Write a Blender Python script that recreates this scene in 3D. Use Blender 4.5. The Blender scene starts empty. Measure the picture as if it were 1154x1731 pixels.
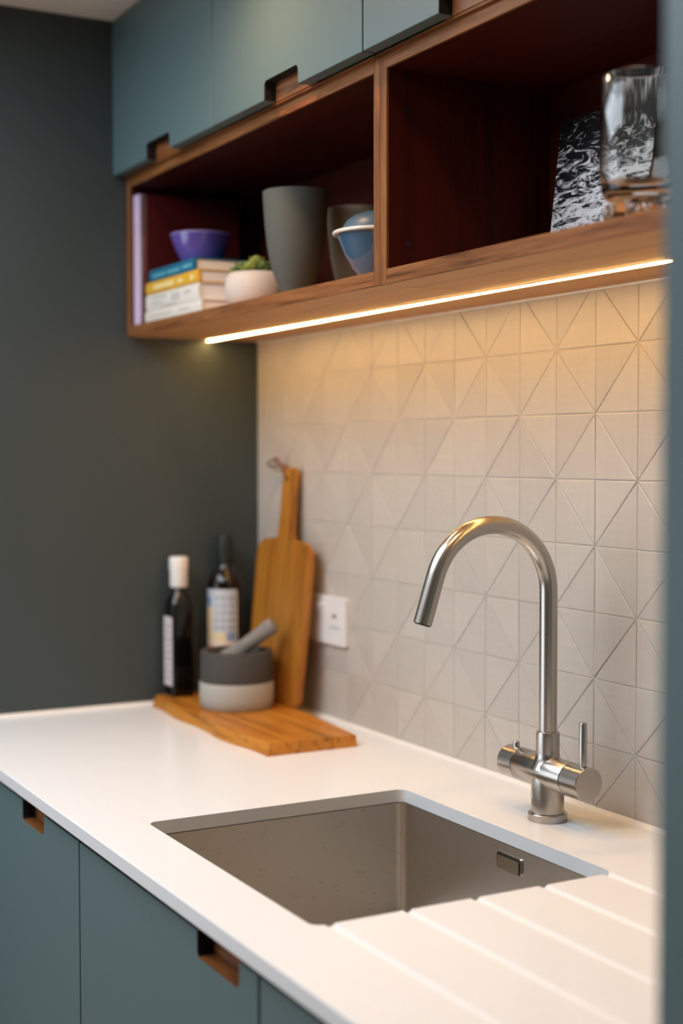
import bpy, bmesh, math, random
from mathutils import Vector, Matrix
random.seed(7)
PI = math.pi
scene = bpy.context.scene
C = scene.collection

# ------------------------------------------------------------------ camera
cam_d = bpy.data.cameras.new('camera')
cam = bpy.data.objects.new('camera', cam_d)
C.objects.link(cam)
_r = Vector((0.4803821, 0.87705852, -0.00117919))
_u = Vector((-0.03603749, 0.02108175, 0.99912805))
_f = Vector((-0.87631863, 0.47992073, -0.04173429))
M = Matrix.Identity(4)
for i in range(3):
    M[i][0], M[i][1], M[i][2] = _r[i], _u[i], -_f[i]
M.translation = Vector((2.69666942, -1.2833984, 1.40725989))
cam.matrix_world = M
cam_d.sensor_fit = 'HORIZONTAL'
cam_d.sensor_width = 24.0
cam_d.lens = 24.0 * 2412.62 / 1154.0
cam_d.clip_start = 0.02
cam_d.dof.use_dof = True
cam_d.dof.focus_distance = 1.93
cam_d.dof.aperture_fstop = 2.1
scene.camera = cam

# ------------------------------------------------------------------ world, daylight, exposure
world = bpy.data.worlds.new('world')
scene.world = world
world.use_nodes = True
world.node_tree.nodes['Background'].inputs[0].default_value = (0.75, 0.87, 1.0, 1)
world.node_tree.nodes['Background'].inputs[1].default_value = 1.2

def area_light(name, loc, rot, sx, sy, power, col):
    d = bpy.data.lights.new(name, 'AREA')
    d.shape = 'RECTANGLE'; d.size = sx; d.size_y = sy
    d.energy = power; d.color = col
    o = bpy.data.objects.new(name, d); C.objects.link(o)
    o.location = loc; o.rotation_euler = rot
    return o
# daylight coming in through the glazed garden doors opposite the worktop
WIN = dict(x0=-2.3, x1=0.9, z0=0.12, z1=2.12, y=-3.6)
ROOF = dict(x0=0.0, x1=1.5, y0=-2.1, y1=-0.85)     # rooflight in the ceiling
area_light('daylight', ((WIN['x0']+WIN['x1'])/2, WIN['y']+0.06, (WIN['z0']+WIN['z1'])/2), (PI/2, 0, 0),
           WIN['x1']-WIN['x0'], WIN['z1']-WIN['z0'], 33.0, (0.82, 0.92, 1.0))
area_light('rooflight_daylight', ((ROOF['x0']+ROOF['x1'])/2, (ROOF['y0']+ROOF['y1'])/2, 2.23), (0, 0, 0),
           ROOF['x1']-ROOF['x0'], ROOF['y1']-ROOF['y0'], 40.0, (0.82, 0.915, 1.0))

vs = scene.view_settings
vs.view_transform = 'Standard'; vs.look = 'None'
vs.exposure = 0.0; vs.gamma = 1.0; vs.use_curve_mapping = False
scene.cycles.use_denoising = True
scene.cycles.max_bounces = 10
scene.cycles.diffuse_bounces = 5
scene.cycles.sample_clamp_indirect = 8.0
scene.cycles.caustics_reflective = False
scene.cycles.caustics_refractive = False

# ------------------------------------------------------------------ helpers
def tag(o, label, cat=None, group=None, kind=None):
    if label: o['label'] = label
    if cat: o['category'] = cat
    if group: o['group'] = group
    if kind: o['kind'] = kind
    return o

def thing(name, loc, label, cat, group=None):
    o = bpy.data.objects.new(name, None); C.objects.link(o)
    o.location = loc; o.empty_display_size = 0.03
    return tag(o, label, cat, group)

def mesh_obj(name, me, mats, parent=None, loc=(0, 0, 0)):
    o = bpy.data.objects.new(name, me); C.objects.link(o)
    if name in ('spine_print', 'label_print', 'etched_mark'): o['kind'] = 'stuff'
    o.parent = parent; o.location = loc
    if mats is not None:
        if not isinstance(mats, (list, tuple)): mats = [mats]
        for m in mats: me.materials.append(m)
    return o

def finish(bm, name, smooth=None):
    bmesh.ops.recalc_face_normals(bm, faces=bm.faces[:])
    me = bpy.data.meshes.new(name)
    bm.to_mesh(me); bm.free()
    if smooth:
        me.shade_smooth()
        me.set_sharp_from_angle(angle=math.radians(smooth))
    return me

def bm_box(bm, x0, x1, y0, y1, z0, z1, bev=0.0, seg=1, mi=0):
    b2 = bmesh.new()
    bmesh.ops.create_cube(b2, size=1.0)
    for v in b2.verts:
        v.co = Vector(((x0+x1)/2 + v.co.x*(x1-x0), (y0+y1)/2 + v.co.y*(y1-y0), (z0+z1)/2 + v.co.z*(z1-z0)))
    if bev > 0:
        bmesh.ops.bevel(b2, geom=b2.edges[:], offset=bev, segments=seg, profile=0.5, affect='EDGES', clamp_overlap=True)
    for f in b2.faces: f.material_index = mi
    t = bpy.data.meshes.new('t'); b2.to_mesh(t); b2.free()
    bm.from_mesh(t); bpy.data.meshes.remove(t)

def box(name, mat, parent, x0, x1, y0, y1, z0, z1, bev=0.0, seg=1, org=(0, 0, 0), smooth=None):
    """box given in coordinates of the parent; the object origin sits at org"""
    bm = bmesh.new()
    ox, oy, oz = org
    bm_box(bm, x0-ox, x1-ox, y0-oy, y1-oy, z0-oz, z1-oz, bev, seg)
    return mesh_obj(name, finish(bm, name, smooth), mat, parent, org)

def bm_prism(bm, poly, fn, d0, d1, mi=0):
    """extrude a 2d polygon; fn(u,v,d)->xyz"""
    n = len(poly)
    a = [bm.verts.new(fn(u, v, d0)) for u, v in poly]
    b = [bm.verts.new(fn(u, v, d1)) for u, v in poly]
    fs = [bm.faces.new(a), bm.faces.new(list(reversed(b)))]
    for i in range(n):
        j = (i+1) % n
        fs.append(bm.faces.new((a[j], a[i], b[i], b[j])))
    for f in fs: f.material_index = mi
    return fs

def XZ(u, v, d): return (u, d, v)
def XY(u, v, d): return (u, v, d)
def YZ(u, v, d): return (d, u, v)

def bm_lathe(bm, prof, n=48, c=(0, 0, 0), axis='Z', mi=0, a0=0.0, a1=2*PI):
    """revolve (r,z) profile; r==0 points become poles"""
    full = abs(a1-a0-2*PI) < 1e-6
    m = n if full else n+1
    def P(r, z, a):
        x, y = r*math.cos(a), r*math.sin(a)
        p = (x, y, z) if axis == 'Z' else ((z, x, y) if axis == 'X' else (x, z, y))
        return (p[0]+c[0], p[1]+c[1], p[2]+c[2])
    rings = []
    for r, z in prof:
        if r < 1e-7: rings.append([bm.verts.new(P(0, z, 0))])
        else: rings.append([bm.verts.new(P(r, z, a0+(a1-a0)*k/n)) for k in range(m)])
    for A, B in zip(rings, rings[1:]):
        cnt = n
        for k in range(cnt):
            k2 = (k+1) % m if full else k+1
            if len(A) == 1 and len(B) == 1: continue
            if len(A) == 1: f = bm.faces.new((A[0], B[k], B[k2]))
            elif len(B) == 1: f = bm.faces.new((A[k], A[k2], B[0]))
            else: f = bm.faces.new((A[k], A[k2], B[k2], B[k]))
            f.material_index = mi

def lathe(name, mat, parent, prof, n=48, c=(0, 0, 0), axis='Z', smooth=40, loc=(0, 0, 0)):
    bm = bmesh.new(); bm_lathe(bm, prof, n, c, axis)
    return mesh_obj(name, finish(bm, name, smooth), mat, parent, loc)

def bm_tube(bm, path, rad, n=24, cap=True, mi=0):
    path = [Vector(p) for p in path]
    rads = rad if isinstance(rad, (list, tuple)) else [rad]*len(path)
    t0 = (path[1]-path[0]).normalized()
    ref = Vector((1, 0, 0)) if abs(t0.x) < 0.9 else Vector((0, 1, 0))
    nrm = (ref - t0*ref.dot(t0)).normalized()
    rings = []
    for i, p in enumerate(path):
        t = (path[min(i+1, len(path)-1)] - path[max(i-1, 0)]).normalized()
        nrm = (nrm - t*nrm.dot(t)).normalized()
        b = t.cross(nrm)
        rings.append([bm.verts.new(p + rads[i]*(nrm*math.cos(2*PI*k/n) + b*math.sin(2*PI*k/n))) for k in range(n)])
    for A, B in zip(rings, rings[1:]):
        for k in range(n):
            f = bm.faces.new((A[k], A[(k+1) % n], B[(k+1) % n], B[k])); f.material_index = mi
    if cap:
        for R_ in (rings[0], rings[-1]):
            f = bm.faces.new(R_); f.material_index = mi

def tube(name, mat, parent, path, rad, n=24, smooth=50, loc=(0, 0, 0)):
    bm = bmesh.new(); bm_tube(bm, path, rad, n)
    return mesh_obj(name, finish(bm, name, smooth), mat, parent, loc)

def rrect(x0, x1, y0, y1, r, n=6):
    """rounded rectangle, counter-clockwise; r may be 4 radii (bl, br, tr, tl)"""
    rs = r if isinstance(r, (list, tuple)) else [r]*4
    out = []
    for (cx, cy, a, q) in ((x0, y0, PI, rs[0]), (x1, y0, 1.5*PI, rs[1]), (x1, y1, 0, rs[2]), (x0, y1, PI/2, rs[3])):
        sx = 1 if cx == x0 else -1; sy = 1 if cy == y0 else -1
        if q <= 0: out.append((cx, cy)); continue
        for k in range(n+1):
            t = a + (PI/2)*k/n
            out.append((cx+sx*q + q*math.cos(t), cy+sy*q + q*math.sin(t)))
    return out

def bool_apply(o, cutters, op='DIFFERENCE'):
    for c in cutters:
        m = o.modifiers.new('b', 'BOOLEAN'); m.object = c; m.operation = op; m.solver = 'EXACT'
    dg = bpy.context.evaluated_depsgraph_get()
    me = bpy.data.meshes.new_from_object(o.evaluated_get(dg))
    o.modifiers.clear()
    old = o.data; o.data = me
    bpy.data.meshes.remove(old)
    for c in cutters:
        d = c.data; bpy.data.objects.remove(c); bpy.data.meshes.remove(d)

# ------------------------------------------------------------------ materials
def lin(r, g, b):
    f = lambda c: (c/255/12.92) if c/255 <= 0.04045 else ((c/255+0.055)/1.055)**2.4
    return (f(r), f(g), f(b), 1)

def new_mat(name):
    m = bpy.data.materials.new(name); m.use_nodes = True
    nt = m.node_tree
    return m, nt, nt.nodes['Principled BSDF']

def N(nt, t, **k):
    n = nt.nodes.new(t)
    for a, v in k.items(): setattr(n, a, v)
    return n

def paint(name, col, rough=0.45, spec=0.5, var=0.03, bump=0.0, scale=40, coat=0.0, metallic=0.0):
    """plain paint / glaze / plastic with a faint mottling"""
    m, nt, p = new_mat(name)
    tc = N(nt, 'ShaderNodeTexCoord'); nz = N(nt, 'ShaderNodeTexNoise')
    nz.inputs['Scale'].default_value = scale; nz.inputs['Detail'].default_value = 4
    nt.links.new(tc.outputs['Object'], nz.inputs['Vector'])
    mx = N(nt, 'ShaderNodeMix', data_type='RGBA')
    mx.inputs[6].default_value = tuple(c*(1-var) for c in col[:3])+(1,)
    mx.inputs[7].default_value = tuple(min(1, c*(1+var)) for c in col[:3])+(1,)
    nt.links.new(nz.outputs['Fac'], mx.inputs[0]); nt.links.new(mx.outputs[2], p.inputs['Base Color'])
    p.inputs['Roughness'].default_value = rough
    p.inputs['Specular IOR Level'].default_value = spec
    p.inputs['Coat Weight'].default_value = coat
    p.inputs['Metallic'].default_value = metallic
    if bump > 0:
        b = N(nt, 'ShaderNodeBump'); b.inputs['Strength'].default_value = bump; b.inputs['Distance'].default_value = 0.002
        nt.links.new(nz.outputs['Fac'], b.inputs['Height']); nt.links.new(b.outputs[0], p.inputs['Normal'])
    return m

def wood(name, stops, axis='X', fine=70.0, rough=0.45, along=0.05, tone=0.0, spec=0.4):
    """procedural timber with the grain running along one axis"""
    m, nt, p = new_mat(name)
    tc = N(nt, 'ShaderNodeTexCoord'); oi = N(nt, 'ShaderNodeObjectInfo')
    mul = N(nt, 'ShaderNodeMath', operation='MULTIPLY'); mul.inputs[1].default_value = 37.0
    nt.links.new(oi.outputs['Random'], mul.inputs[0])
    add = N(nt, 'ShaderNodeVectorMath', operation='ADD')
    nt.links.new(tc.outputs['Object'], add.inputs[0]); nt.links.new(mul.outputs[0], add.inputs[1])
    mp = N(nt, 'ShaderNodeMapping')
    mp.inputs['Scale'].default_value = tuple(along if a == axis else 1.0 for a in 'XYZ')
    nt.links.new(add.outputs[0], mp.inputs['Vector'])
    n1 = N(nt, 'ShaderNodeTexNoise'); n1.inputs['Scale'].default_value = fine; n1.inputs['Detail'].default_value = 8
    n1.inputs['Roughness'].default_value = 0.65; n1.inputs['Distortion'].default_value = 0.6
    nt.links.new(mp.outputs[0], n1.inputs['Vector'])
    n2 = N(nt, 'ShaderNodeTexNoise'); n2.inputs['Scale'].default_value = fine*6; n2.inputs['Detail'].default_value = 3
    nt.links.new(mp.outputs[0], n2.inputs['Vector'])
    mx = N(nt, 'ShaderNodeMath', operation='MULTIPLY_ADD'); mx.inputs[1].default_value = 0.3
    sub = N(nt, 'ShaderNodeMath', operation='SUBTRACT'); sub.inputs[1].default_value = 0.5
    nt.links.new(n2.outputs['Fac'], sub.inputs[0]); nt.links.new(sub.outputs[0], mx.inputs[0]); nt.links.new(n1.outputs['Fac'], mx.inputs[2])
    rp = N(nt, 'ShaderNodeValToRGB')
    el = rp.color_ramp.elements
    el[0].position, el[0].color = stops[0]; el[1].position, el[1].color = stops[-1]
    for pos, col in stops[1:-1]:
        e = el.new(pos); e.color = col
    nt.links.new(mx.outputs[0], rp.inputs['Fac'])
    tn = N(nt, 'ShaderNodeMapRange'); tn.inputs['To Min'].default_value = 1-tone; tn.inputs['To Max'].default_value = 1+tone
    nt.links.new(oi.outputs['Random'], tn.inputs['Value'])
    sv = N(nt, 'ShaderNodeVectorMath', operation='SCALE')
    nt.links.new(rp.outputs['Color'], sv.inputs[0]); nt.links.new(tn.outputs[0], sv.inputs['Scale'])
    nt.links.new(sv.outputs[0], p.inputs['Base Color'])
    p.inputs['Roughness'].default_value = rough; p.inputs['Specular IOR Level'].default_value = spec
    b = N(nt, 'ShaderNodeBump'); b.inputs['Strength'].default_value = 0.15; b.inputs['Distance'].default_value = 0.001
    nt.links.new(mx.outputs[0], b.inputs['Height']); nt.links.new(b.outputs[0], p.inputs['Normal'])
    return m

def steel(name, col=(0.46, 0.425, 0.39), rough=0.26, axis='Z', streak=0.05, spots=False):
    """brushed stainless steel, brushing across the given axis"""
    m, nt, p = new_mat(name)
    tc = N(nt, 'ShaderNodeTexCoord'); mp = N(nt, 'ShaderNodeMapping')
    mp.inputs['Scale'].default_value = tuple(900.0 if a == axis else 12.0 for a in 'XYZ')
    nt.links.new(tc.outputs['Object'], mp.inputs['Vector'])
    nz = N(nt, 'ShaderNodeTexNoise'); nz.inputs['Scale'].default_value = 1.0; nz.inputs['Detail'].default_value = 3
    nt.links.new(mp.outputs[0], nz.inputs['Vector'])
    mr = N(nt, 'ShaderNodeMapRange'); mr.inputs['To Min'].default_value = rough-streak*0.5; mr.inputs['To Max'].default_value = rough+streak*0.5
    nt.links.new(nz.outputs['Fac'], mr.inputs['Value'])
    p.inputs['Base Color'].default_value = (*col, 1); p.inputs['Metallic'].default_value = 1.0
    if spots:
        n3 = N(nt, 'ShaderNodeTexNoise'); n3.inputs['Scale'].default_value = 115; n3.inputs['Detail'].default_value = 3
        mp3 = N(nt, 'ShaderNodeMapping'); mp3.inputs['Scale'].default_value = (1.0, 0.55, 1.3)
        nt.links.new(tc.outputs['Object'], mp3.inputs['Vector']); nt.links.new(mp3.outputs[0], n3.inputs['Vector'])
        rp = N(nt, 'ShaderNodeValToRGB'); e = rp.color_ramp.elements
        e[0].position = 0.64; e[0].color = (*col, 1); e[1].position = 0.70; e[1].color = (col[0]*0.86, col[1]*0.83, col[2]*0.8, 1)
        nt.links.new(n3.outputs['Fac'], rp.inputs['Fac']); nt.links.new(rp.outputs['Color'], p.inputs['Base Color'])
    nt.links.new(mr.outputs[0], p.inputs['Roughness'])
    b = N(nt, 'ShaderNodeBump'); b.inputs['Strength'].default_value = 0.0 if spots else 0.008; b.inputs['Distance'].default_value = 0.0005
    nt.links.new(nz.outputs['Fac'], b.inputs['Height']); nt.links.new(b.outputs[0], p.inputs['Normal'])
    return m

def emitter(name, col, strength):
    m, nt, p = new_mat(name)
    p.inputs['Base Color'].default_value = (0.9, 0.9, 0.9, 1)
    p.inputs['Emission Color'].default_value = (*col, 1); p.inputs['Emission Strength'].default_value = strength
    return m

def glass(name, col, rough=0.0, ior=1.45):
    m, nt, p = new_mat(name)
    p.inputs['Base Color'].default_value = col; p.inputs['Roughness'].default_value = rough
    p.inputs['Transmission Weight'].default_value = 1.0; p.inputs['IOR'].default_value = ior
    return m

def tile_mat():
    """hand-brushed off-white glaze, each piece a shade of its own"""
    m, nt, p = new_mat('tile_glaze')
    tc = N(nt, 'ShaderNodeTexCoord'); oi = N(nt, 'ShaderNodeObjectInfo')
    add = N(nt, 'ShaderNodeVectorMath', operation='ADD')
    mul = N(nt, 'ShaderNodeMath', operation='MULTIPLY'); mul.inputs[1].default_value = 91.0
    nt.links.new(oi.outputs['Random'], mul.inputs[0])
    nt.links.new(tc.outputs['Object'], add.inputs[0]); nt.links.new(mul.outputs[0], add.inputs[1])
    def streak(sc):
        mp = N(nt, 'ShaderNodeMapping'); mp.inputs['Scale'].default_value = sc
        nt.links.new(add.outputs[0], mp.inputs['Vector'])
        nz = N(nt, 'ShaderNodeTexNoise'); nz.inputs['Scale'].default_value = 1; nz.inputs['Detail'].default_value = 5
        nt.links.new(mp.outputs[0], nz.inputs['Vector']); return nz
    a, b2 = streak((150, 20, 12)), streak((14, 20, 150))
    avg = N(nt, 'ShaderNodeMath', operation='ADD'); nt.links.new(a.outputs['Fac'], avg.inputs[0]); nt.links.new(b2.outputs['Fac'], avg.inputs[1])
    sc = N(nt, 'ShaderNodeMapRange'); sc.inputs['From Min'].default_value = 0.6; sc.inputs['From Max'].default_value = 1.4
    sc.inputs['To Min'].default_value = -0.05; sc.inputs['To Max'].default_value = 0.05
    nt.links.new(avg.outputs[0], sc.inputs['Value'])
    rnd = N(nt, 'ShaderNodeMapRange'); rnd.inputs['To Min'].default_value = 0.955; rnd.inputs['To Max'].default_value = 1.035
    nt.links.new(oi.outputs['Random'], rnd.inputs['Value'])
    tot = N(nt, 'ShaderNodeMath', operation='ADD'); nt.links.new(sc.outputs[0], tot.inputs[0]); nt.links.new(rnd.outputs[0], tot.inputs[1])
    vm = N(nt, 'ShaderNodeVectorMath', operation='SCALE'); vm.inputs[0].default_value = TILE_COL
    nt.links.new(tot.outputs[0], vm.inputs['Scale']); nt.links.new(vm.outputs[0], p.inputs['Base Color'])
    p.inputs['Roughness'].default_value = 0.42
    return m
TILE_COL = lin(190, 179, 168)[:3]

TEAL = lin(87, 108, 111)
m_teal = paint('teal_paint', TEAL, 0.4, 0.3, 0.02)
m_teal_wall = paint('dark_green_wall_paint', lin(64, 71, 71), 0.5, 0.3, 0.02)
m_notch_shade = paint('shaded_notch_edge', lin(26, 19, 15), 0.7, 0.2)  # near-black colour for the shade inside the finger notches
m_carc = paint('dark_carcass', lin(40, 48, 48), 0.6)
W_ST = [(0.28, lin(72, 40, 20)), (0.45, lin(118, 73, 40)), (0.6, lin(142, 92, 54)), (0.75, lin(104, 60, 32))]
m_walx = wood('walnut_along_x', W_ST, 'X', spec=0.15); m_walz = wood('walnut_along_z', W_ST, 'Z', spec=0.15); m_waly = wood('walnut_along_y', W_ST, 'Y', spec=0.15)
I_ST = [(0.28, lin(40, 10, 4)), (0.5, lin(66, 18, 7)), (0.75, lin(50, 12, 5))]  # walnut with the shade inside the shelves put into its colour
m_inx = wood('shaded_walnut_along_x', I_ST, 'X', 30, 0.6, spec=0.12); m_inz = wood('shaded_walnut_along_z', I_ST, 'Z', 30, 0.6, spec=0.12); m_iny = wood('shaded_walnut_along_y', I_ST, 'Y', 30, 0.6, spec=0.12)
PULL = [(0.32, lin(66, 32, 12)), (0.5, lin(138, 84, 42)), (0.70, lin(96, 52, 24))]
m_under = wood('lit_walnut_underside', [(0.3, lin(176, 124, 80)), (0.5, lin(200, 146, 96)), (0.72, lin(188, 134, 86))], 'X', 40, 0.55)  # walnut made paler, light spill below the shelf put into its colour
m_pull = wood('oiled_walnut_pull', PULL, 'X', 60)
ACA = [(0.30, lin(92, 48, 10)), (0.44, lin(162, 98, 28)), (0.56, lin(184, 120, 42)), (0.70, lin(116, 64, 16))]
m_acx = wood('acacia_along_x', ACA, 'X', 34, 0.4, tone=0.22); m_acz = wood('acacia_along_z', ACA, 'Z', 30, 0.4)
m_quartz = paint('white_quartz', lin(229, 229, 230), 0.22, 0.28, 0.012, scale=260)
m_silicone = paint('white_silicone', lin(236, 228, 220), 0.4)
m_grout = paint('grout', lin(200, 188, 175), 0.8, 0.2, 0.05, 0.2, 300)
m_tile = tile_mat()
m_ceil = paint('ceiling_paint', lin(235, 228, 220), 0.8, 0.2, 0.01)
m_wall = paint('pale_wall_paint', lin(186, 178, 168), 0.8, 0.2, 0.01)
m_floor = wood('oak_floor', [(0.3, lin(120, 88, 58)), (0.5, lin(165, 128, 88)), (0.75, lin(150, 112, 76))], 'X', 20, 0.4)
m_steel = steel('brushed_steel', axis='Z'); m_steelx = steel('brushed_steel_x', axis='X')
m_sink = steel('sink_steel', (0.60, 0.56, 0.51), 0.36, 'Z', 0.05, spots=True)
m_black = paint('black_plastic', lin(14, 14, 14), 0.5)
m_white_pl = paint('white_plastic', lin(232, 226, 222), 0.3)
m_frame = paint('white_window_frame', lin(230, 230, 228), 0.4)

# ------------------------------------------------------------------ structure: room shell
ZC = 0.9           # worktop top
ZS = 1.6365        # underside of open shelf units
ZT = 1.948         # top of open shelf units
CEIL = 2.25
RX, RY, LX = 4.2, WIN['y'], -2.6
def struct(name, mat, *b, **k):
    return tag(box(name, mat, None, *b, **k), None, kind='structure')
def struct_boxes(name, mat, bs):
    bm = bmesh.new()
    for b in bs: bm_box(bm, *b)
    return tag(mesh_obj(name, finish(bm, name), mat), None, kind='structure')
struct('floor', m_floor, LX-0.1, RX+0.1, RY-0.1, 0.12, -0.1, 0.0)
struct_boxes('ceiling', m_ceil, ((LX-0.1, RX+0.1, RY-0.1, ROOF['y0'], CEIL, CEIL+0.1), (LX-0.1, RX+0.1, ROOF['y1'], 0.12, CEIL, CEIL+0.1),
             (LX-0.1, ROOF['x0'], ROOF['y0'], ROOF['y1'], CEIL, CEIL+0.1), (ROOF['x1'], RX+0.1, ROOF['y0'], ROOF['y1'], CEIL, CEIL+0.1)))
struct('wall_left', m_teal_wall, -0.12, 0.0, -0.86, 0.0, 0.0, CEIL)
struct('wall_far_left', m_wall, LX-0.1, LX, RY-0.1, 0.12, 0.0, CEIL)
struct('wall_right', m_wall, RX, RX+0.1, RY-0.1, 0.12, 0.0, CEIL)
wb = struct('wall_back', m_grout, LX, RX, 0.0, 0.12, 0.0, CEIL)
struct_boxes('wall_front', m_wall, ((LX, RX, RY-0.1, RY, 0, WIN['z0']), (LX, RX, RY-0.1, RY, WIN['z1'], CEIL),
             (LX, WIN['x0'], RY-0.1, RY, WIN['z0'], WIN['z1']), (WIN['x1'], RX, RY-0.1, RY, WIN['z0'], WIN['z1'])))
m_pane = glass('window_glass', (1, 1, 1, 1), 0.0, 1.02)
wx0, wx1, wz0, wz1 = WIN['x0'], WIN['x1'], WIN['z0'], WIN['z1']
bs = []
for k in range(4):
    x = wx0 + (wx1-wx0)*k/3
    bs.append((max(wx0, x-0.03), min(wx1, x+0.03), RY-0.07, RY-0.01, wz0, wz1))
for z in (wz0, wz1-0.06): bs.append((wx0, wx1, RY-0.07, RY-0.01, z, z+0.06))
win = struct_boxes('window_1', m_frame, bs)
for k in range(3):
    x = wx0 + (wx1-wx0)*k/3
    box('pane', m_pane, win, x+0.03, x+(wx1-wx0)/3-0.03, RY-0.045, RY-0.039, wz0+0.06, wz1-0.06)
rx0, rx1, ry0, ry1 = ROOF['x0'], ROOF['x1'], ROOF['y0'], ROOF['y1']
rw = struct_boxes('window_2', m_frame, ((rx0, rx1, ry0, ry0+0.05, CEIL+0.04, CEIL+0.1), (rx0, rx1, ry1-0.05, ry1, CEIL+0.04, CEIL+0.1),
                  (rx0, rx0+0.05, ry0+0.05, ry1-0.05, CEIL+0.04, CEIL+0.1), (rx1-0.05, rx1, ry0+0.05, ry1-0.05, CEIL+0.04, CEIL+0.1)))
box('pane', m_pane, rw, rx0+0.05, rx1-0.05, ry0+0.05, ry1-0.05, CEIL+0.06, CEIL+0.066)

# ---- tiles of the splashback: triangular pieces, parts of wall_back
CW, CH = 0.09, (1.5553-ZC)/7
XA, ZR1 = 1.1969, 1.5553
def clip(poly, f):
    out = []
    for i in range(len(poly)):
        a, b = poly[i], poly[(i+1) % len(poly)]
        fa, fb = f(a), f(b)
        if fa >= 0: out.append(a)
        if (fa >= 0) != (fb >= 0):
            t = fa/(fa-fb); out.append((a[0]+t*(b[0]-a[0]), a[1]+t*(b[1]-a[1])))
    return out
def inset(poly, d):
    n = len(poly); res = []
    for i in range(n):
        p0, p1, p2 = Vector(poly[i-1]), Vector(poly[i]), Vector(poly[(i+1) % n])
        e1, e2 = (p1-p0).normalized(), (p2-p1).normalized()
        n1, n2 = Vector((-e1.y, e1.x)), Vector((-e2.y, e2.x))
        k = 1+n1.dot(n2)
        res.append(tuple(p1+(n1+n2)*(d/max(k, 0.15))))
    return res
def tile_bm(bm, poly, c=(0, 0)):
    A = inset(poly, 0.0005); B = inset(poly, 0.0019)
    y0, y1, y2 = -0.0046, -0.0056, -0.0062
    L = []
    for P_, y in ((A, y0), (A, y1), (B, y2)):
        L.append([bm.verts.new((p[0]-c[0], y, p[1]-c[1])) for p in P_])
    for U, V in zip(L, L[1:]):
        for i in range(len(U)):
            j = (i+1) % len(U); bm.faces.new((U[i], U[j], V[j], V[i]))
    bm.faces.new(L[2])
XMAX_T = 1.998
box('grout_bed', m_grout, wb, 0.0, XMAX_T, -0.0051, 0.0, ZC, ZS-0.0005)
cache = {}
rest = bmesh.new()
for j in range(-1, 7):
    for i in range(-14, 9):
        x0, z1 = XA+i*CW, ZR1-j*CH
        x1, z0 = x0+CW, z1-CH
        if (i+j) % 2: tris = [[(x0, z0), (x1, z1), (x0, z1)], [(x0, z0), (x1, z0), (x1, z1)]]
        else: tris = [[(x0, z0), (x1, z0), (x0, z1)], [(x1, z0), (x1, z1), (x0, z1)]]
        for tr in tris:
            p = clip(tr, lambda q: q[0]-0.0015)
            if len(p) >= 3: p = clip(p, lambda q: ZS-0.002-q[1])
            if len(p) >= 3: p = clip(p, lambda q: XMAX_T-q[0])
            if len(p) < 3: continue
            area = abs(sum(p[k][0]*p[(k+1) % len(p)][1]-p[(k+1) % len(p)][0]*p[k][1] for k in range(len(p))))/2
            if area < 6e-5: continue
            if i > 0:
                tile_bm(rest, p); continue
            cx = sum(q[0] for q in p)/len(p); cz = sum(q[1] for q in p)/len(p)
            key = tuple((round(q[0]-cx, 4), round(q[1]-cz, 4)) for q in p)
            if key not in cache:
                bm = bmesh.new(); tile_bm(bm, p, (cx, cz))
                cache[key] = finish(bm, 'tile'); cache[key].materials.append(m_tile)
            o = mesh_obj('tile', cache[key], None, wb, (cx, 0.0004*random.uniform(-1, 0), cz))
            o.rotation_euler = (random.gauss(0, 0.004), 0, random.gauss(0, 0.004))
o = mesh_obj('tile_field', finish(rest, 'tile_field'), m_tile, wb); o['kind'] = 'stuff'

# sealant beads
def bead(name, a, b, q, mat=m_silicone):
    bm = bmesh.new()
    bm_prism(bm, q, YZ if a[0] != b[0] else (lambda u, v, d: (u, d, v)), a[0] if a[0] != b[0] else a[1], b[0] if a[0] != b[0] else b[1])
    tag(mesh_obj(name, finish(bm, name), mat), None, kind='structure')
bead('trim_1', (0, 0), (2.0, 0), [(-0.0064, ZC+0.0002), (-0.0125, ZC+0.0002), (-0.0095, ZC+0.003), (-0.0064, ZC+0.006)])
bead('trim_2', (0, 0), (0, -0.674), [(0.0003, ZC+0.0002), (0.006, ZC+0.0002), (0.004, ZC+0.0025), (0.0003, ZC+0.006)])
bead('trim_3', (0, 0), (2.0, 0), [(-0.0064, ZS-0.0032), (-0.0064, ZS-0.0002), (-0.0085, ZS-0.0002), (-0.0078, ZS-0.0016)])

# ------------------------------------------------------------------ worktop with drainer grooves
YF = -0.674
SX0, SX1, SY0, SY1 = 0.868, 1.360, -0.586, -0.177
TH = 0.019
wt = box('worktop', m_quartz, None, 0.001, 1.997, YF, -0.001, ZC-TH, ZC, 0.0012, 2)
cut = []
bm = bmesh.new(); bm_prism(bm, rrect(SX0, SX1, SY0, SY1, 0.014, 8), XY, ZC-0.1, ZC+0.1)
cut.append(mesh_obj('c', finish(bm, 'c'), None))
for gy in (-0.5665, -0.4695, -0.3785, -0.283, -0.1875):
    bm = bmesh.new(); r = 0.0075
    bm_tube(bm, [(SX1-0.03, gy, ZC+r-0.0036), (1.86, gy, ZC+r-0.0012)], r, 40)
    cut.append(mesh_obj('c', finish(bm, 'c'), None))
bool_apply(wt, cut)
wt.data.shade_smooth(); wt.data.set_sharp_from_angle(angle=math.radians(12))
tag(wt, 'white quartz worktop with drainer grooves and a cut-out for the sink', 'worktop')

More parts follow.
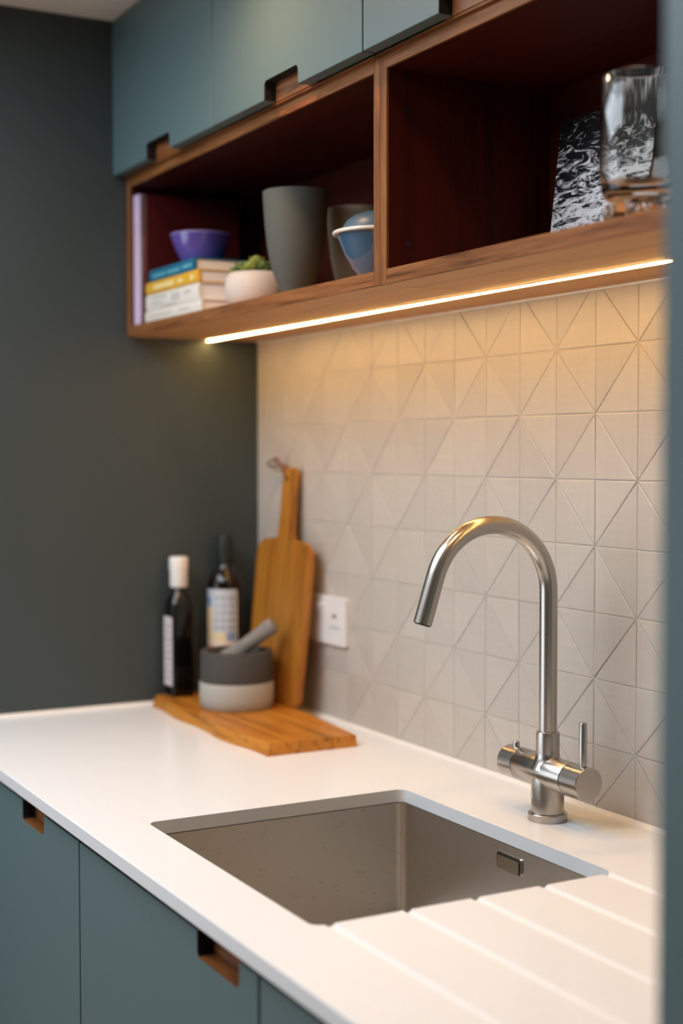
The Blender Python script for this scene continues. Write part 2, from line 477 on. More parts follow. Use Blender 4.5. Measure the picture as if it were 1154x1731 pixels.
# ------------------------------------------------------------------ sink
sk = thing('kitchen_sink', (0, 0, 0.68), 'square brushed steel sink set under the white worktop', 'sink')
zt = ZC-TH-0.0006-0.68
bm = bmesh.new()
def loop(off, z, r):
    return [bm.verts.new((x, y, z)) for x, y in rrect(SX0-off, SX1+off, SY0-off, SY1+off, r, 8)]
Ls = [loop(0.022, zt-0.0015, 0.03), loop(0.022, zt, 0.03), loop(0.003, zt, 0.016), loop(0.0015, zt-0.001, 0.015), loop(0.0015, zt-0.16, 0.015)]
for k in range(1, 7):
    a = PI/2*k/6; Ls.append(loop(0.0015-0.02*(1-math.cos(a)), zt-0.16-0.02*math.sin(a), 0.015+0.004*k/6))
Ls.append(loop(-0.16, zt-0.184, 0.03))
for A, B in zip(Ls, Ls[1:]):
    for k in range(len(A)):
        j = (k+1) % len(A); bm.faces.new((A[k], A[j], B[j], B[k]))
bm.faces.new(Ls[-1])
basin = mesh_obj('basin', finish(bm, 'basin', 40), m_sink, sk)
dr = lathe('drain', m_steel, sk, [(0, 0.004), (0.03, 0.004), (0.04, 0.003), (0.044, 0.0008), (0.044, 0)], 40, (1.114, -0.38, zt-0.183))
# overflow on the back wall of the basin
oy = SY1+0.0013
ov = mesh_obj('overflow', None or bpy.data.meshes.new('x'), None, sk)
bm = bmesh.new()
ox0, ox1, oz0, oz1 = 1.1155, 1.1715, 0.8445-0.68, 0.8675-0.68
outer, inner = rrect(ox0, ox1, oz0, oz1, 0.0045, 5), rrect(ox0+0.0016, ox1-0.0016, oz0+0.0016, oz1-0.0016, 0.0034, 5)
def ring(P_, y): return [bm.verts.new((x, y, z)) for x, z in P_]
R1, R2, R3, R4 = ring(outer, oy), ring(outer, oy-0.0022), ring(inner, oy-0.0022), ring(inner, oy+0.0005)
for A, B in ((R1, R2), (R2, R3), (R3, R4)):
    for k in range(len(A)):
        j = (k+1) % len(A); bm.faces.new((A[k], A[j], B[j], B[k]))
old = ov.data; ov.data = finish(bm, 'overflow', 40); ov.data.materials.append(m_steel); bpy.data.meshes.remove(old)
bm = bmesh.new(); bm_prism(bm, inner, XZ, oy-0.0003, oy-0.0006)
mesh_obj('slot', finish(bm, 'slot'), m_black, ov)
bm = bmesh.new(); bm_prism(bm, rrect(ox0+0.0018, ox1-0.0052, oz0+0.0017, oz1-0.0048, 0.0028, 5), XZ, oy-0.0006, oy-0.0026)
mesh_obj('cover_plate', finish(bm, 'cover_plate'), steel('overflow_plate', (0.5, 0.46, 0.38), 0.3), ov)

# ------------------------------------------------------------------ cabinets
def door_mesh(x0, x1, z0, z1, y0, y1, notch, at, depth=0.029, r=0.006):
    """door slab whose top or bottom edge carries a rounded finger notch"""
    n0, n1 = notch
    def arc(cx, cz, a0, a1): return [(cx+r*math.cos(a0+(a1-a0)*k/6), cz+r*math.sin(a0+(a1-a0)*k/6)) for k in range(7)]
    if at == 'bottom':
        poly = [(x0, z0), (n0, z0), (n0, z0+depth-r)] + arc(n0+r, z0+depth-r, PI, PI/2) + arc(n1-r, z0+depth-r, PI/2, 0) + [(n1, z0), (x1, z0), (x1, z1), (x0, z1)]
    elif at == 'top':
        poly = [(x0, z0), (x1, z0), (x1, z1), (n1, z1)] + arc(n1-r, z1-depth+r, 0, -PI/2) + arc(n0+r, z1-depth+r, -PI/2, -PI) + [(n0, z1), (x0, z1)]
    else:
        poly = [(x0, z0), (x1, z0), (x1, z1), (x0, z1)]
    bm = bmesh.new(); bm_prism(bm, poly, XZ, y0, y1)
    es = [e for e in bm.edges if abs(e.verts[0].co.y-y0) < 1e-6 and abs(e.verts[1].co.y-y0) < 1e-6]
    bmesh.ops.bevel(bm, geom=es, offset=0.0008, segments=1, affect='EDGES')
    if at in ('top', 'bottom'):     # notch cut faces get its shade as near-black colour, top ledge is timber
        zl = z0+depth if at == 'bottom' else z1-depth
        for f in bm.faces:
            c_ = f.calc_center_median()
            if n0-1e-4 < c_.x < n1+1e-4 and min(abs(c_.z-z0), abs(c_.z-z1)) < depth+1e-3 and abs(f.normal.y) < 0.3:
                f.material_index = 2 if abs(c_.z-zl) < 1e-3 and at == 'top' else 1
    return finish(bm, 'door', 30)

# base cabinets
DT = 0.8695; DY = -0.665
for k, (x0, x1, nt_, lab) in enumerate((
        (0.215, 0.8105, (0.538, 0.6495), 'teal base cabinet nearest the dark green wall, notch pull at its top edge'),
        (0.8135, 1.3885, (1.228, 1.3415), 'teal base cabinet directly below the sink, notch pull at its top edge'),
        (1.3915, 1.966, (1.80, 1.913), 'teal base cabinet under the drainer grooves, next to the tall cabinet'))):
    t = thing('base_cabinet', ((x0+x1)/2, -0.32, 0), lab, 'cabinet', 'base cabinets under the worktop')
    cx, cy = t.location.x, t.location.y
    a0, a1, b0, b1, z0, z1 = x0+0.001-cx, x1-0.001-cx, DY+0.022-cy, -0.02-cy, 0.12, ZC-TH-0.002
    w = 0.018
    for nm, b in (('side_panel', (a0, a0+w, b0, b1, z0, z1)), ('side_panel', (a1-w, a1, b0, b1, z0, z1)), ('base_panel', (a0+w, a1-w, b0, b1, z0, z0+w)), ('back_panel', (a0+w, a1-w, b1-w, b1, z0+w, z1))):
        box(nm, m_carc, t, *b)
    d = mesh_obj('door', door_mesh(x0+0.0012-cx, x1-0.0012-cx, 0.12, DT, DY-cy, DY+0.02-cy, (nt_[0]-cx, nt_[1]-cx), 'top', 0.0295), [m_teal, m_notch_shade, m_pull], t)
    box('pull_backing', m_pull, d, nt_[0]-0.022-cx, nt_[1]+0.022-cx, DY+0.0203-cy, DY+0.029-cy, DT-0.06, DT+0.006, 0.0006)
    box('plinth', m_carc, t, x0-cx, x1-cx, -0.60-cy, -0.585-cy, 0.0, 0.119)
box_f = box('filler_panel', m_teal, None, 0.002, 0.213, DY, DY+0.02, 0.0, DT, 0.0008)
tag(box_f, 'narrow teal filler panel between base cabinet and dark green wall', 'panel')

# wall cabinets above the open shelves
UY = -0.3185; UB = 1.9495
ux = [0.002, 0.488, 0.9955, 1.497, 1.996]
labs = ('dark green wall cabinet against the side wall, leftmost of the row', 'grey-green wall cabinet with the warm glow on its door, second from the side wall',
        'wall cabinet above the shelf divider, third from the side wall', 'wall cabinet at the top right, next to the tall teal cabinet')
for k in range(4):
    x0, x1 = ux[k], ux[k+1]
    t = thing('wall_cabinet', ((x0+x1)/2, -0.15, ZT+0.0006), labs[k], 'cabinet', 'wall cabinets up to the ceiling')
    cx, cy, cz = t.location
    n0 = (0.184, 0.688, 1.186, 1.688)[k]; n1 = n0+0.1145
    w = 0.018
    a0, a1, b0, b1, z0, z1 = x0+0.001-cx, x1-0.001-cx, UY+0.032-cy, -0.003-cy, 0, CEIL-0.004-cz
    for nm, b in (('side_panel', (a0, a0+w, b0, b1, z0, z1)), ('side_panel', (a1-w, a1, b0, b1, z0, z1)), ('base_panel', (a0+w, a1-w, b0, b1, z0, z0+w)),
                  ('back_panel', (a0+w, a1-w, b1-w, b1, z0+w, z1)), ('top_panel', (a0+w, a1-w, b0, b1-w, z1-w, z1))):
        box(nm, m_carc, t, *b)
    d = mesh_obj('door', door_mesh(x0+0.0017-cx, x1-0.0017-cx, UB-cz, CEIL-0.004-cz, UY-cy, UY+0.02-cy, (n0-cx, n1-cx), 'bottom', 0.029), [m_teal, m_notch_shade, m_pull], t)
    box('pull_backing', m_pull, d, n0-0.018-cx, n1+0.018-cx, UY+0.0203-cy, UY+0.030-cy, UB-0.0005-cz, UB+0.06-cz, 0.0006)

# tall cabinet closing the run on the right, close to the camera
t = thing('tall_cabinet', (2.3, -0.33, 0), 'tall teal cabinet closing the right edge of the picture', 'cabinet')
box('body', m_teal, t, -0.299, 0.299, -0.318, 0.327, 0.0, CEIL-0.004, 0.0008)
box('door', m_teal, t, -0.3, 0.3, -0.341, -0.3185, 0.1, CEIL-0.006, 0.0008)

# ------------------------------------------------------------------ open walnut shelf units
SF = -0.29         # front plane
def shelf_unit(x0, x1, label, tl, tr):
    t = thing('open_shelf_unit', ((x0+x1)/2, -0.145, ZS), label, 'shelf unit', 'open walnut shelf units')
    cx, cy = t.location.x, t.location.y
    a0, a1, b0, b1 = x0-cx, x1-cx, SF-cy, -0.0075-cy
    H = ZT-ZS; th = 0.0205; lip = 0.004
    # walnut panels coloured darker for the shade inside, plain walnut edging on the front
    for nm, xa, xb in (('side_panel', a0, a0+tl), ('side_panel', a1-tr, a1)):
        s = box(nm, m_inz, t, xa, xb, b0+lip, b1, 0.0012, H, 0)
        box('edging', m_walz, s, xa, xb, b0, b0+lip, 0.0, H, 0.0005)
    xa, xb = a0+tl, a1-tr
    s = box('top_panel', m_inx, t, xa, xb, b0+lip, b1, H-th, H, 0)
    box('edging', m_walx, s, xa, xb, b0, b0+lip, H-th, H, 0.0005)
    box('underside_veneer', m_under, t, a0+0.0004, a1-0.0004, b0+lip, b1, 0.0, 0.0011, 0)
    box('top_lip', m_walx, t, a0+0.001, a1-0.001, b0-0.0072, b0-0.0001, H-0.0026, H-0.0002, 0)
    s = box('bottom_panel', m_under, t, xa, xb, b0+lip, b1, 0.0012, th, 0)
    box('edging', m_walx, s, xa, xb, b0, b0+lip, 0.0, th, 0.0005)
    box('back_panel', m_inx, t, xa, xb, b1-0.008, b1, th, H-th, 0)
    return t
su1 = shelf_unit(0.0015, 0.9925, 'open walnut shelf unit holding the books, vases and bowls', 0.0175, 0.0165)
su2 = shelf_unit(0.9935, 1.996, 'open walnut shelf unit holding the sea print and glass vase', 0.0175, 0.0175)
# shelf-pin holes in the divider
cx, cy = su2.location.x, su2.location.y
for py, pz in ((-0.255, 1.874), (-0.255, 1.692), (-0.06, 1.874), (-0.06, 1.692)):
    lathe('pin_socket', m_black, su2, [(0, 0.0006), (0.003, 0.0006), (0.0042, 0.0009), (0.0045, 0.0)], 16, (1.0111-cx, py-cy, pz-ZS), 'X')

# ------------------------------------------------------------------ LED strip under the shelves
m_led = emitter('led_diffuser', (1.0, 0.62, 0.22), 54.0)
t = thing('led_strip', (0.998, -0.1185, ZS), 'thin glowing warm LED strip under the walnut shelves', 'light')
m_alu = paint('aluminium', lin(200, 190, 175), 0.4, metallic=1.0)
for y0_, y1_ in ((-0.0056, -0.0044), (0.0044, 0.0056)):
    box('channel_lip', m_alu, t, -0.990, 0.990, y0_, y1_, -0.0016, -0.0002)
box('diffuser', m_led, t, -0.990, 0.990, -0.0043, 0.0043, -0.0026, -0.0002)

# ------------------------------------------------------------------ ceiling downlights
for k, (x, y, lab) in enumerate(((0.74, -0.50, 'recessed warm downlight in the ceiling in front of the second wall cabinet'),
                                 (1.62, -0.50, 'recessed warm downlight in the ceiling in front of the last wall cabinet'))):
    t = thing('ceiling_downlight', (x, y, CEIL-0.006), lab, 'light', 'ceiling downlights')
    lathe('trim_ring', m_frame, t, [(0.034, 0.004), (0.036, 0.0), (0.044, 0.0), (0.045, 0.0055), (0.034, 0.0055)], 32)
    lathe('lamp_face', emitter('lamp_face_%d' % k, (1.0, 0.72, 0.42), 12.0), t, [(0, 0.002), (0.034, 0.002)], 32)
    d = bpy.data.lights.new('downlight_beam', 'SPOT'); d.energy = 17.0; d.color = (1.0, 0.57, 0.28)
    d.spot_size = math.radians(160); d.spot_blend = 1.0; d.shadow_soft_size = 0.035
    o = bpy.data.objects.new('downlight_beam', d); C.objects.link(o); o.parent = t; o.location = (0, 0, -0.004)

# ------------------------------------------------------------------ tap
t = thing('mixer_tap', (1.12, -0.096, ZC), 'brushed steel swan-neck kitchen tap behind the sink', 'tap')
lathe('base_flange', m_steel, t, [(0, 0), (0.0268, 0), (0.0272, 0.0006), (0.0272, 0.0098), (0.0262, 0.0108), (0.0228, 0.0108)], 64)
lathe('stem', m_steel, t, [(0.0228, 0.0108), (0.0228, 0.052), (0.0215, 0.062), (0.0, 0.064)], 64)
AZ = 0.0665
xb = -0.0575, 0.0515
lathe('cross_body', m_steelx, t, [(0, xb[0]), (0.0222, xb[0]), (0.0226, xb[0]+0.0006), (0.0226, xb[1]-0.0006), (0.0222, xb[1]), (0, xb[1])], 64, (0, 0, AZ), 'X')
prof = [(0.0, 0.06)] + [(0.0163+0.0085*(1-math.sin(PI/2*k/8)), 0.072+0.022*(k/8)) for k in range(9)] + [(0.0163, 0.118), (0.0158, 0.1225), (0.0150, 0.123), (0.0125, 0.123)]
lathe('collar', m_steel, t, prof, 64)
# spout
path = [(0, 0, 0.118), (0, 0, 0.2), (0, 0, 0.29)]
R_ = 0.094; cyy, czz = -R_, 0.316
for k in range(0, 41):
    a = math.radians(162*k/40); path.append((0, cyy+R_*math.cos(a), czz+R_*math.sin(a)))
a = math.radians(162); p0 = Vector(path[-1]); dv = Vector((0, -math.sin(a), math.cos(a)))
for s in (0.02, 0.045, 0.0655): path.append(tuple(p0+dv*s))
sp = tube('spout', m_steel, t, path, 0.01245, 48)
pe = Vector(path[-1])
bm = bmesh.new(); bm_tube(bm, [pe-dv*0.0005, pe+dv*0.0012], 0.0105, 32)
mesh_obj('aerator', finish(bm, 'aerator', 40), m_black, sp)
# right-hand lever
g = 0.0012
lv = lathe('lever_hub', m_steelx, t, [(0, xb[1]+g), (0.0215, xb[1]+g), (0.0226, xb[1]+g+0.0006), (0.0226, 0.0888), (0.0218, 0.0897), (0, 0.0897)], 64, (0, 0, AZ), 'X')
lathe('gap_ring', m_black, t, [(0.0205, xb[1]), (0.0205, xb[1]+g)], 48, (0, 0, AZ), 'X')
lathe('lever', m_steel, lv, [(0.0, AZ+0.018), (0.0053, AZ+0.018), (0.0053, 0.1465), (0.0047, 0.1475), (0.0, 0.1475)], 24, (0.0770, 0, 0))
lathe('marker_dot', m_black, lv, [(0, 0.0003), (0.0009, 0.0003), (0.0009, 0)], 12, (0.063, -0.0085, AZ+0.0209))
# left-hand control with its small button
kn = lathe('control_hub', m_steelx, t, [(0, -0.0905), (0.0216, -0.0905), (0.0226, -0.0895), (0.0226, xb[0]-g-0.0006), (0.0218, xb[0]-g), (0, xb[0]-g)], 64, (0, 0, AZ), 'X')
lathe('gap_ring', m_black, t, [(0.0205, xb[0]-g), (0.0205, xb[0])], 48, (0, 0, AZ), 'X')
lathe('button', m_steel, kn, [(0, AZ+0.018), (0.005, AZ+0.018), (0.005, AZ+0.0285), (0.0042, AZ+0.0295), (0, AZ+0.0295)], 24, (-0.074, 0, 0))
# small etched mark on the stem
bm = bmesh.new()
def arcquad(a0, a1, z0, z1, r, n=5):
    for k in range(n):
        q0, q1 = a0+(a1-a0)*k/n, a0+(a1-a0)*(k+1)/n
        bm.faces.new([bm.verts.new((r*math.cos(q), r*math.sin(q), z)) for q, z in ((q0, z0), (q1, z0), (q1, z1), (q0, z1))])
ang = math.atan2(-0.48, 0.877)-0.95
rr = 0.0229
for (a0, a1, z0, z1) in ((-.42, .42, .022, .0226), (-.42, .42, .0294, .03), (.40, .43, .022, .03), (-.43, -.40, .022, .03),
                         (-.3, -.1, .0236, .0244), (-.3, -.1, .0276, .0284), (-.3, -.27, .0236, .0284), (0, .03, .0236, .0284), (.12, .3, .0236, .0244), (.12, .15, .0236, .0284), (.27, .3, .0236, .0284)):
    arcquad(ang+a0, ang+a1, z0, z1, rr)
mesh_obj('etched_mark', finish(bm, 'etched_mark'), paint('etched_steel', lin(92, 82, 72), 0.6), t)

# ------------------------------------------------------------------ socket plate on the tiles
t = thing('wall_switch', (0.322, -0.0066, 1.046), 'white double switch plate on the tiles beside the paddle board', 'switch')
bm = bmesh.new()
bm_prism(bm, rrect(-0.073, 0.073, 0, 0.0905, 0.004), XZ, 0, -0.0085)
bmesh.ops.bevel(bm, geom=[e for e in bm.edges if all(abs(v.co.y+0.0085) < 1e-6 for v in e.verts)], offset=0.0016, segments=2, affect='EDGES')
mesh_obj('plate', finish(bm, 'plate', 30), m_white_pl, t)
bm = bmesh.new()
bm_prism(bm, [(-0.0085, 0.046), (-0.0085, 0.074), (-0.0145, 0.074), (-0.0095, 0.058)], YZ, -0.034, -0.004)
mesh_obj('rocker', finish(bm, 'rocker'), m_white_pl, t)
box('indicator', paint('indicator_grey', lin(150, 140, 138), 0.3), t, 0.022, 0.038, -0.0092, -0.0085, 0.050, 0.058, 0.0003)
box('fuse_carrier', paint('plate_grey', lin(206, 200, 196), 0.3), t, 0.012, 0.05, -0.0092, -0.0085, 0.030, 0.036, 0.0003)

# ------------------------------------------------------------------ live-edge board lying on the worktop, three glued planks
BZ = 0.9195-ZC
t = thing('serving_board', (0.29, -0.16, ZC+0.0003), 'rustic acacia board with wavy edge lying on the worktop', 'board')
ox, oyy = 0.29, -0.16
xs = [0.012 + (0.566-0.012)*k/24 for k in range(25)]
def front_edge(x):
    return -0.262 + 0.004*math.sin(x*11.0+0.6) + 0.004*math.sin(x*27) + (0.012 if x < 0.03 else 0)
def back_edge(x): return -0.060 - 0.024*max(0, (x-0.25)/0.31) + 0.002*math.sin(x*20)
def seam1(x): return -0.196
def seam2(x): return -0.133
for lo, hi, k in ((front_edge, seam1, 0), (seam1, seam2, 1), (seam2, back_edge, 2)):
    g0 = 0.0 if k == 0 else 0.0007
    pl = [(x-ox, lo(x)-oyy+g0) for x in xs] + [(x-ox, hi(x)-oyy-(0.0 if k == 2 else 0.0007)) for x in reversed(xs)]
    bm = bmesh.new(); bm_prism(bm, pl, XY, 0, BZ)
    for v in bm.verts:      # under-cut / bevelled outer edges
        if v.co.z > 0.01:
            if k == 0 and v.co.y < seam1(0)-oyy-0.02: v.co.y += 0.006
            if v.co.x > 0.566-ox-0.004: v.co.x -= 0.004
    es = [e for e in bm.edges if all(v.co.z > 0.01 for v in e.verts)]
    bmesh.ops.bevel(bm, geom=es, offset=0.0009, segments=2, affect='EDGES')
    mesh_obj('plank', finish(bm, 'plank', 35), m_acx, t)

# ------------------------------------------------------------------ paddle board leaning on the tiles
Z0 = ZC+0.0003+BZ+0.0003
t = thing('paddle_board', (0.19, -0.0555, Z0), 'acacia paddle chopping board with handle leaning against the tiles', 'board')
lean = math.atan2(0.040, 0.455)
t.rotation_euler = (-lean, 0, 0)
poly = []
W2 = 0.113; Hb = 0.318; Hh = 0.458; hw = 0.024
def arcp(cx, cz, r, a0, a1, n=8): return [(cx+r*math.cos(a0+(a1-a0)*k/n), cz+r*math.sin(a0+(a1-a0)*k/n)) for k in range(n+1)]
poly += arcp(-W2+0.02, 0.012, 0.012, PI, 1.5*PI, 5) + arcp(W2-0.02, 0.012, 0.012, 1.5*PI, 2*PI, 5)
poly += [(W2, 0.15)] + arcp(W2-0.032, Hb-0.035, 0.032, 0, PI/2)
poly += [(hw+0.012, Hb-0.002)] + arcp(hw+0.010, Hb+0.009, 0.010, 1.5*PI, PI, 5)
poly += [(hw-0.003, Hb+0.07)] + arcp(hw-0.006, Hh-0.006, 0.006, 0, PI/2, 4) + arcp(-hw+0.006, Hh-0.006, 0.006, PI/2, PI, 4) + [(-hw+0.003, Hb+0.07)]
poly += arcp(-hw-0.010, Hb+0.009, 0.010, 2*PI, 1.5*PI, 5) + [(-hw-0.012, Hb-0.002)]
poly += arcp(-W2+0.032, Hb-0.035, 0.032, PI/2, PI) + [(-W2, 0.15)]
bm = bmesh.new(); bm_prism(bm, poly, XZ, -0.014, 0.0)
bmesh.ops.bevel(bm, geom=[e for e in bm.edges if abs(e.verts[0].co.y-e.verts[1].co.y) < 1e-6], offset=0.002, segments=2, affect='EDGES')
pb = mesh_obj('blade', finish(bm, 'blade', 35), m_acz, t)
lathe('hang_hole', m_black, t, [(0, -0.0145), (0.005, -0.0145), (0.005, -0.0138)], 20, (-0.002, 0, Hh-0.022), 'Y')
m_cord = paint('leather_cord', lin(120, 72, 44), 0.7)
tube('cord', m_cord, t, [(-0.002, -0.014, Hh-0.022), (-0.012, -0.019, Hh-0.010), (-0.030, -0.016, Hh+0.006), (-0.055, -0.012, Hh+0.014), (-0.075, -0.010, Hh+0.016), (-0.10, -0.008, Hh+0.012),
                            (-0.112, -0.006, Hh+0.006), (-0.10, -0.004, Hh+0.002), (-0.06, -0.003, Hh+0.006), (-0.03, 0.001, Hh+0.003)], 0.0022, 10)
lathe('knot', m_cord, t, [(0, -0.006), (0.004, -0.004), (0.005, 0), (0.004, 0.004), (0, 0.006)], 12, (-0.062, -0.011, Hh+0.0155))

# ------------------------------------------------------------------ mortar and pestle
m_gran = paint('dark_granite', lin(68, 64, 60), 0.75, 0.3, 0.25, 0.3, 260)
m_cem = paint('pale_cement', lin(172, 168, 160), 0.85, 0.2, 0.08, 0.3, 120)
t = thing('mortar', (0.212, -0.152, Z0), 'round two-tone stone mortar, dark above pale cement', 'mortar')
lathe('base_band', m_cem, t, [(0, 0), (0.066, 0), (0.069, 0.003), (0.0712, 0.02), (0.0715, 0.046), (0.0705, 0.051), (0.0, 0.051)], 72)
lathe('bowl', m_gran, t, [(0.0, 0.0512), (0.0695, 0.0512), (0.0692, 0.107), (0.0675, 0.1095), (0.0575, 0.1095), (0.0555, 0.107), (0.0535, 0.085), (0.045, 0.065), (0.0, 0.0605)], 72)
t2 = thing('pestle', (0.205, -0.165, Z0+0.0665), 'grey stone pestle resting in the two-tone mortar', 'pestle')
ax = Vector((0.050, 0.082, 0.072)); ax.normalize()
b0 = Vector((-0.012, -0.010, 0.016))
bm = bmesh.new()
prof = [(0.004, -0.003), (0.012, 0.0), (0.0165, 0.008), (0.0165, 0.02), (0.0145, 0.04), (0.0130, 0.06), (0.0130, 0.09), (0.0142, 0.112), (0.0145, 0.122), (0.011, 0.1275), (0.003, 0.1285)]
bm_tube(bm, [tuple(b0+ax*z) for r, z in prof], [r*1.1 for r, z in prof], 28)
mesh_obj('pestle_body', finish(bm, 'pestle_body', 50), paint('grey_stone', lin(128, 124, 120), 0.8, 0.25, 0.12, 0.2, 200), t2)

# ------------------------------------------------------------------ oil bottles
m_dkglass = paint('dark_bottle_glass', lin(9, 7, 5), 0.1, 0.5, 0.1)
m_amber = paint('amber_bottle_glass', lin(24, 12, 5), 0.08, 0.5, 0.15)
def sq_loop(bm, s, z, r, n=5): return [bm.verts.new((x, y, z)) for x, y in rrect(-s, s, -s, s, r, n)]
t = thing('oil_bottle', (0.040, -0.200, Z0), 'square dark glass oil bottle with white cap', 'bottle', 'bottles in the corner')
bm = bmesh.new()
S = 0.0235
prof = [(S-0.003, 0, 0.006), (S, 0.003, 0.006), (S, 0.176, 0.006), (S-0.0008, 0.187, 0.009), (S-0.0035, 0.197, 0.013), (S-0.008, 0.206, 0.0125), (0.0125, 0.212, 0.0124), (0.0118, 0.218, 0.0117), (0.0118, 0.225, 0.0117)]
Ls = [sq_loop(bm, s, z, min(r, s*0.999)) for s, z, r in prof]
for A, B in zip(Ls, Ls[1:]):
    for k in range(len(A)):
        j = (k+1) % len(A); bm.faces.new((A[k], A[j], B[j], B[k]))
bm.faces.new(Ls[0]); bm.faces.new(Ls[-1])
mesh_obj('glass_body', finish(bm, 'glass_body', 40), m_dkglass, t)
lathe('cap', m_white_pl, t, [(0, 0.2185), (0.0165, 0.2185), (0.0180, 0.221), (0.0178, 0.248), (0.0186, 0.253), (0.0192, 0.258), (0.0192, 0.275), (0.0175, 0.279), (0.0, 0.2795)], 36)
m_label = paint('paper_label', lin(214, 202, 202), 0.6, 0.3)
bm = bmesh.new()
bm_prism(bm, rrect(-0.0195, 0.0215, 0.022, 0.160, 0.003), XZ, -S-0.0008, -S-0.0002)
lb = mesh_obj('label', finish(bm, 'label'), m_label, t)
bm = bmesh.new()
for k in range(9):
    z = 0.035+k*0.013; w_ = 0.012+0.004*math.sin(k*2.3)
    bm_prism(bm, [(-w_, z), (w_, z), (w_, z+0.0035), (-w_, z+0.0035)], XZ, -S-0.0011, -S-0.0009)
mesh_obj('label_print', finish(bm, 'label_print'), paint('faded_print', lin(158, 140, 140), 0.6), lb)

t = thing('oil_bottle', (0.044, -0.100, Z0), 'round dark amber bottle with green cap and pictured white label', 'bottle', 'bottles in the corner')
R2_ = 0.0365
lathe('glass_body', m_amber, t, [(0, 0), (0.033, 0), (R2_, 0.004), (R2_, 0.215), (0.0355, 0.226), (0.031, 0.238), (0.022, 0.248), (0.0165, 0.255), (0.0150, 0.262), (0.0, 0.262)], 48)
lathe('cap', paint('dark_green_foil', lin(26, 36, 29), 0.4), t, [(0.0, 0.2625), (0.0165, 0.2625), (0.0172, 0.265), (0.0172, 0.315), (0.016, 0.320), (0.0, 0.3205)], 36)
va = math.atan2(-1.183, 2.65)        # direction towards the viewer's side of the bottle
def lab_patch(bm, a0, a1, z0, z1, r, mi=0, n=12, rc=0.0):
    vs_ = []
    for k in range(n+1):
        a = a0+(a1-a0)*k/n
        dz = 0.0
        if rc > 0 and k in (0, n): dz = rc
        vs_.append((bm.verts.new((r*math.cos(a), r*math.sin(a), z0+dz)), bm.verts.new((r*math.cos(a), r*math.sin(a), z1-dz))))
    for A, B in zip(vs_, vs_[1:]):
        f = bm.faces.new((A[0], B[0], B[1], A[1])); f.material_index = mi
L0, L1 = va-1.45, va+0.72
bm = bmesh.new(); lab_patch(bm, L0, L1, 0.085, 0.212, R2_+0.0004, 0, 24, 0.004)
lb = mesh_obj('label', finish(bm, 'label', 60), paint('bluish_label', lin(196, 198, 206), 0.6), t)
pc = [paint('print_slate', lin(150, 158, 168), 0.6), paint('print_sand', lin(226, 204, 164), 0.6), paint('print_blue', lin(132, 158, 190), 0.6), paint('print_red', lin(206, 84, 58), 0.6), paint('print_cream', lin(226, 206, 192), 0.6)]
bm = bmesh.new(); r = R2_+0.0007
lab_patch(bm, L0+0.05, L1-0.02, 0.0855, 0.106, r, 4)
lab_patch(bm, L0+0.1, va-0.75, 0.106, 0.175, r, 1); lab_patch(bm, va-0.75, va+0.05, 0.106, 0.125, r, 1)
lab_patch(bm, va+0.05, va+0.6, 0.108, 0.126, r, 2); lab_patch(bm, L0+0.02, va-0.9, 0.178, 0.196, r, 2)
r += 0.0002
lab_patch(bm, L0+0.2, va-0.8, 0.087, 0.098, r, 3); lab_patch(bm, va-0.35, va+0.1, 0.088, 0.099, r, 3)
for k, z in enumerate((0.132, 0.147, 0.162, 0.177, 0.192)):
    for a in (-0.6, -0.25, 0.12, 0.34):
        lab_patch(bm, va+a+0.03*k % 0.1, va+a+0.24, z, z+0.0055, r, 0, 4)
mesh_obj('label_print', finish(bm, 'label_print', 60), pc, lb)

# ------------------------------------------------------------------ books
m_page = paint('book_pages', lin(240, 233, 228), 0.8, 0.2, 0.06, 0.2, 300)
ZB = ZS+0.0205+0.0003
def flat_book(x0, x1, y0, dy, z0, z1, col, label, group, print_col, lines, rough=0.45):
    """hardback lying flat, spine towards the room"""
    t = thing('book', ((x0+x1)/2, y0+dy/2, z0), label, 'book', group)
    hx, hy, h = (x1-x0)/2, dy/2, z1-z0
    m = paint('cover', col, rough)
    bm = bmesh.new(); c = 0.0022
    bm_box(bm, -hx, hx, -hy+0.003, hy, 0, c, 0.0005)
    bm_box(bm, -hx, hx, -hy+0.003, hy, h-c, h, 0.0005)
    sp_ = [(-hy+0.004, 0.0), (-hy+0.0012, 0.0012), (-hy, h*0.3), (-hy, h*0.7), (-hy+0.0012, h-0.0012), (-hy+0.004, h), (-hy+0.006, h-0.001), (-hy+0.006, 0.001)]
    bm_prism(bm, sp_, YZ, -hx, hx)
    mesh_obj('cover', finish(bm, 'cover', 30), m, t)
    box('pages', m_page, t, -hx+0.003, hx-0.003, -hy+0.0062, hy-0.004, c+0.0002, h-c-0.0002)
    bm = bmesh.new()
    for (a, b, p, q) in lines:
        bm_prism(bm, [(-hx+2*hx*a, h*p), (-hx+2*hx*b, h*p), (-hx+2*hx*b, h*q), (-hx+2*hx*a, h*q)], XZ, -hy-0.0003, -hy-0.0001)
    mesh_obj('spine_print', finish(bm, 'spine_print'), paint('spine_ink', print_col, 0.6), t)
G = 'books stacked flat under the purple bowl'
YB = -0.281
gap = 0.0003
flat_book(0.074, 0.350, YB, 0.20, ZB, ZB+0.0225, lin(226, 218, 206), 'cream book at the very bottom of the flat stack', G, lin(204, 198, 188), [(0.1, 0.5, 0.35, 0.6), (0.62, 0.8, 0.35, 0.6)])
flat_book(0.074, 0.334, YB+0.002, 0.195, ZB+0.0225+gap, ZB+0.0535, lin(228, 220, 208), 'thick off-white book under the yellow one in the flat stack', G, lin(196, 190, 182), [(0.12, 0.4, 0.62, 0.8), (0.12, 0.34, 0.3, 0.45), (0.5, 0.66, 0.3, 0.75), (0.74, 0.86, 0.5, 0.7), (0.3, 0.6, 0.1, 0.18)])
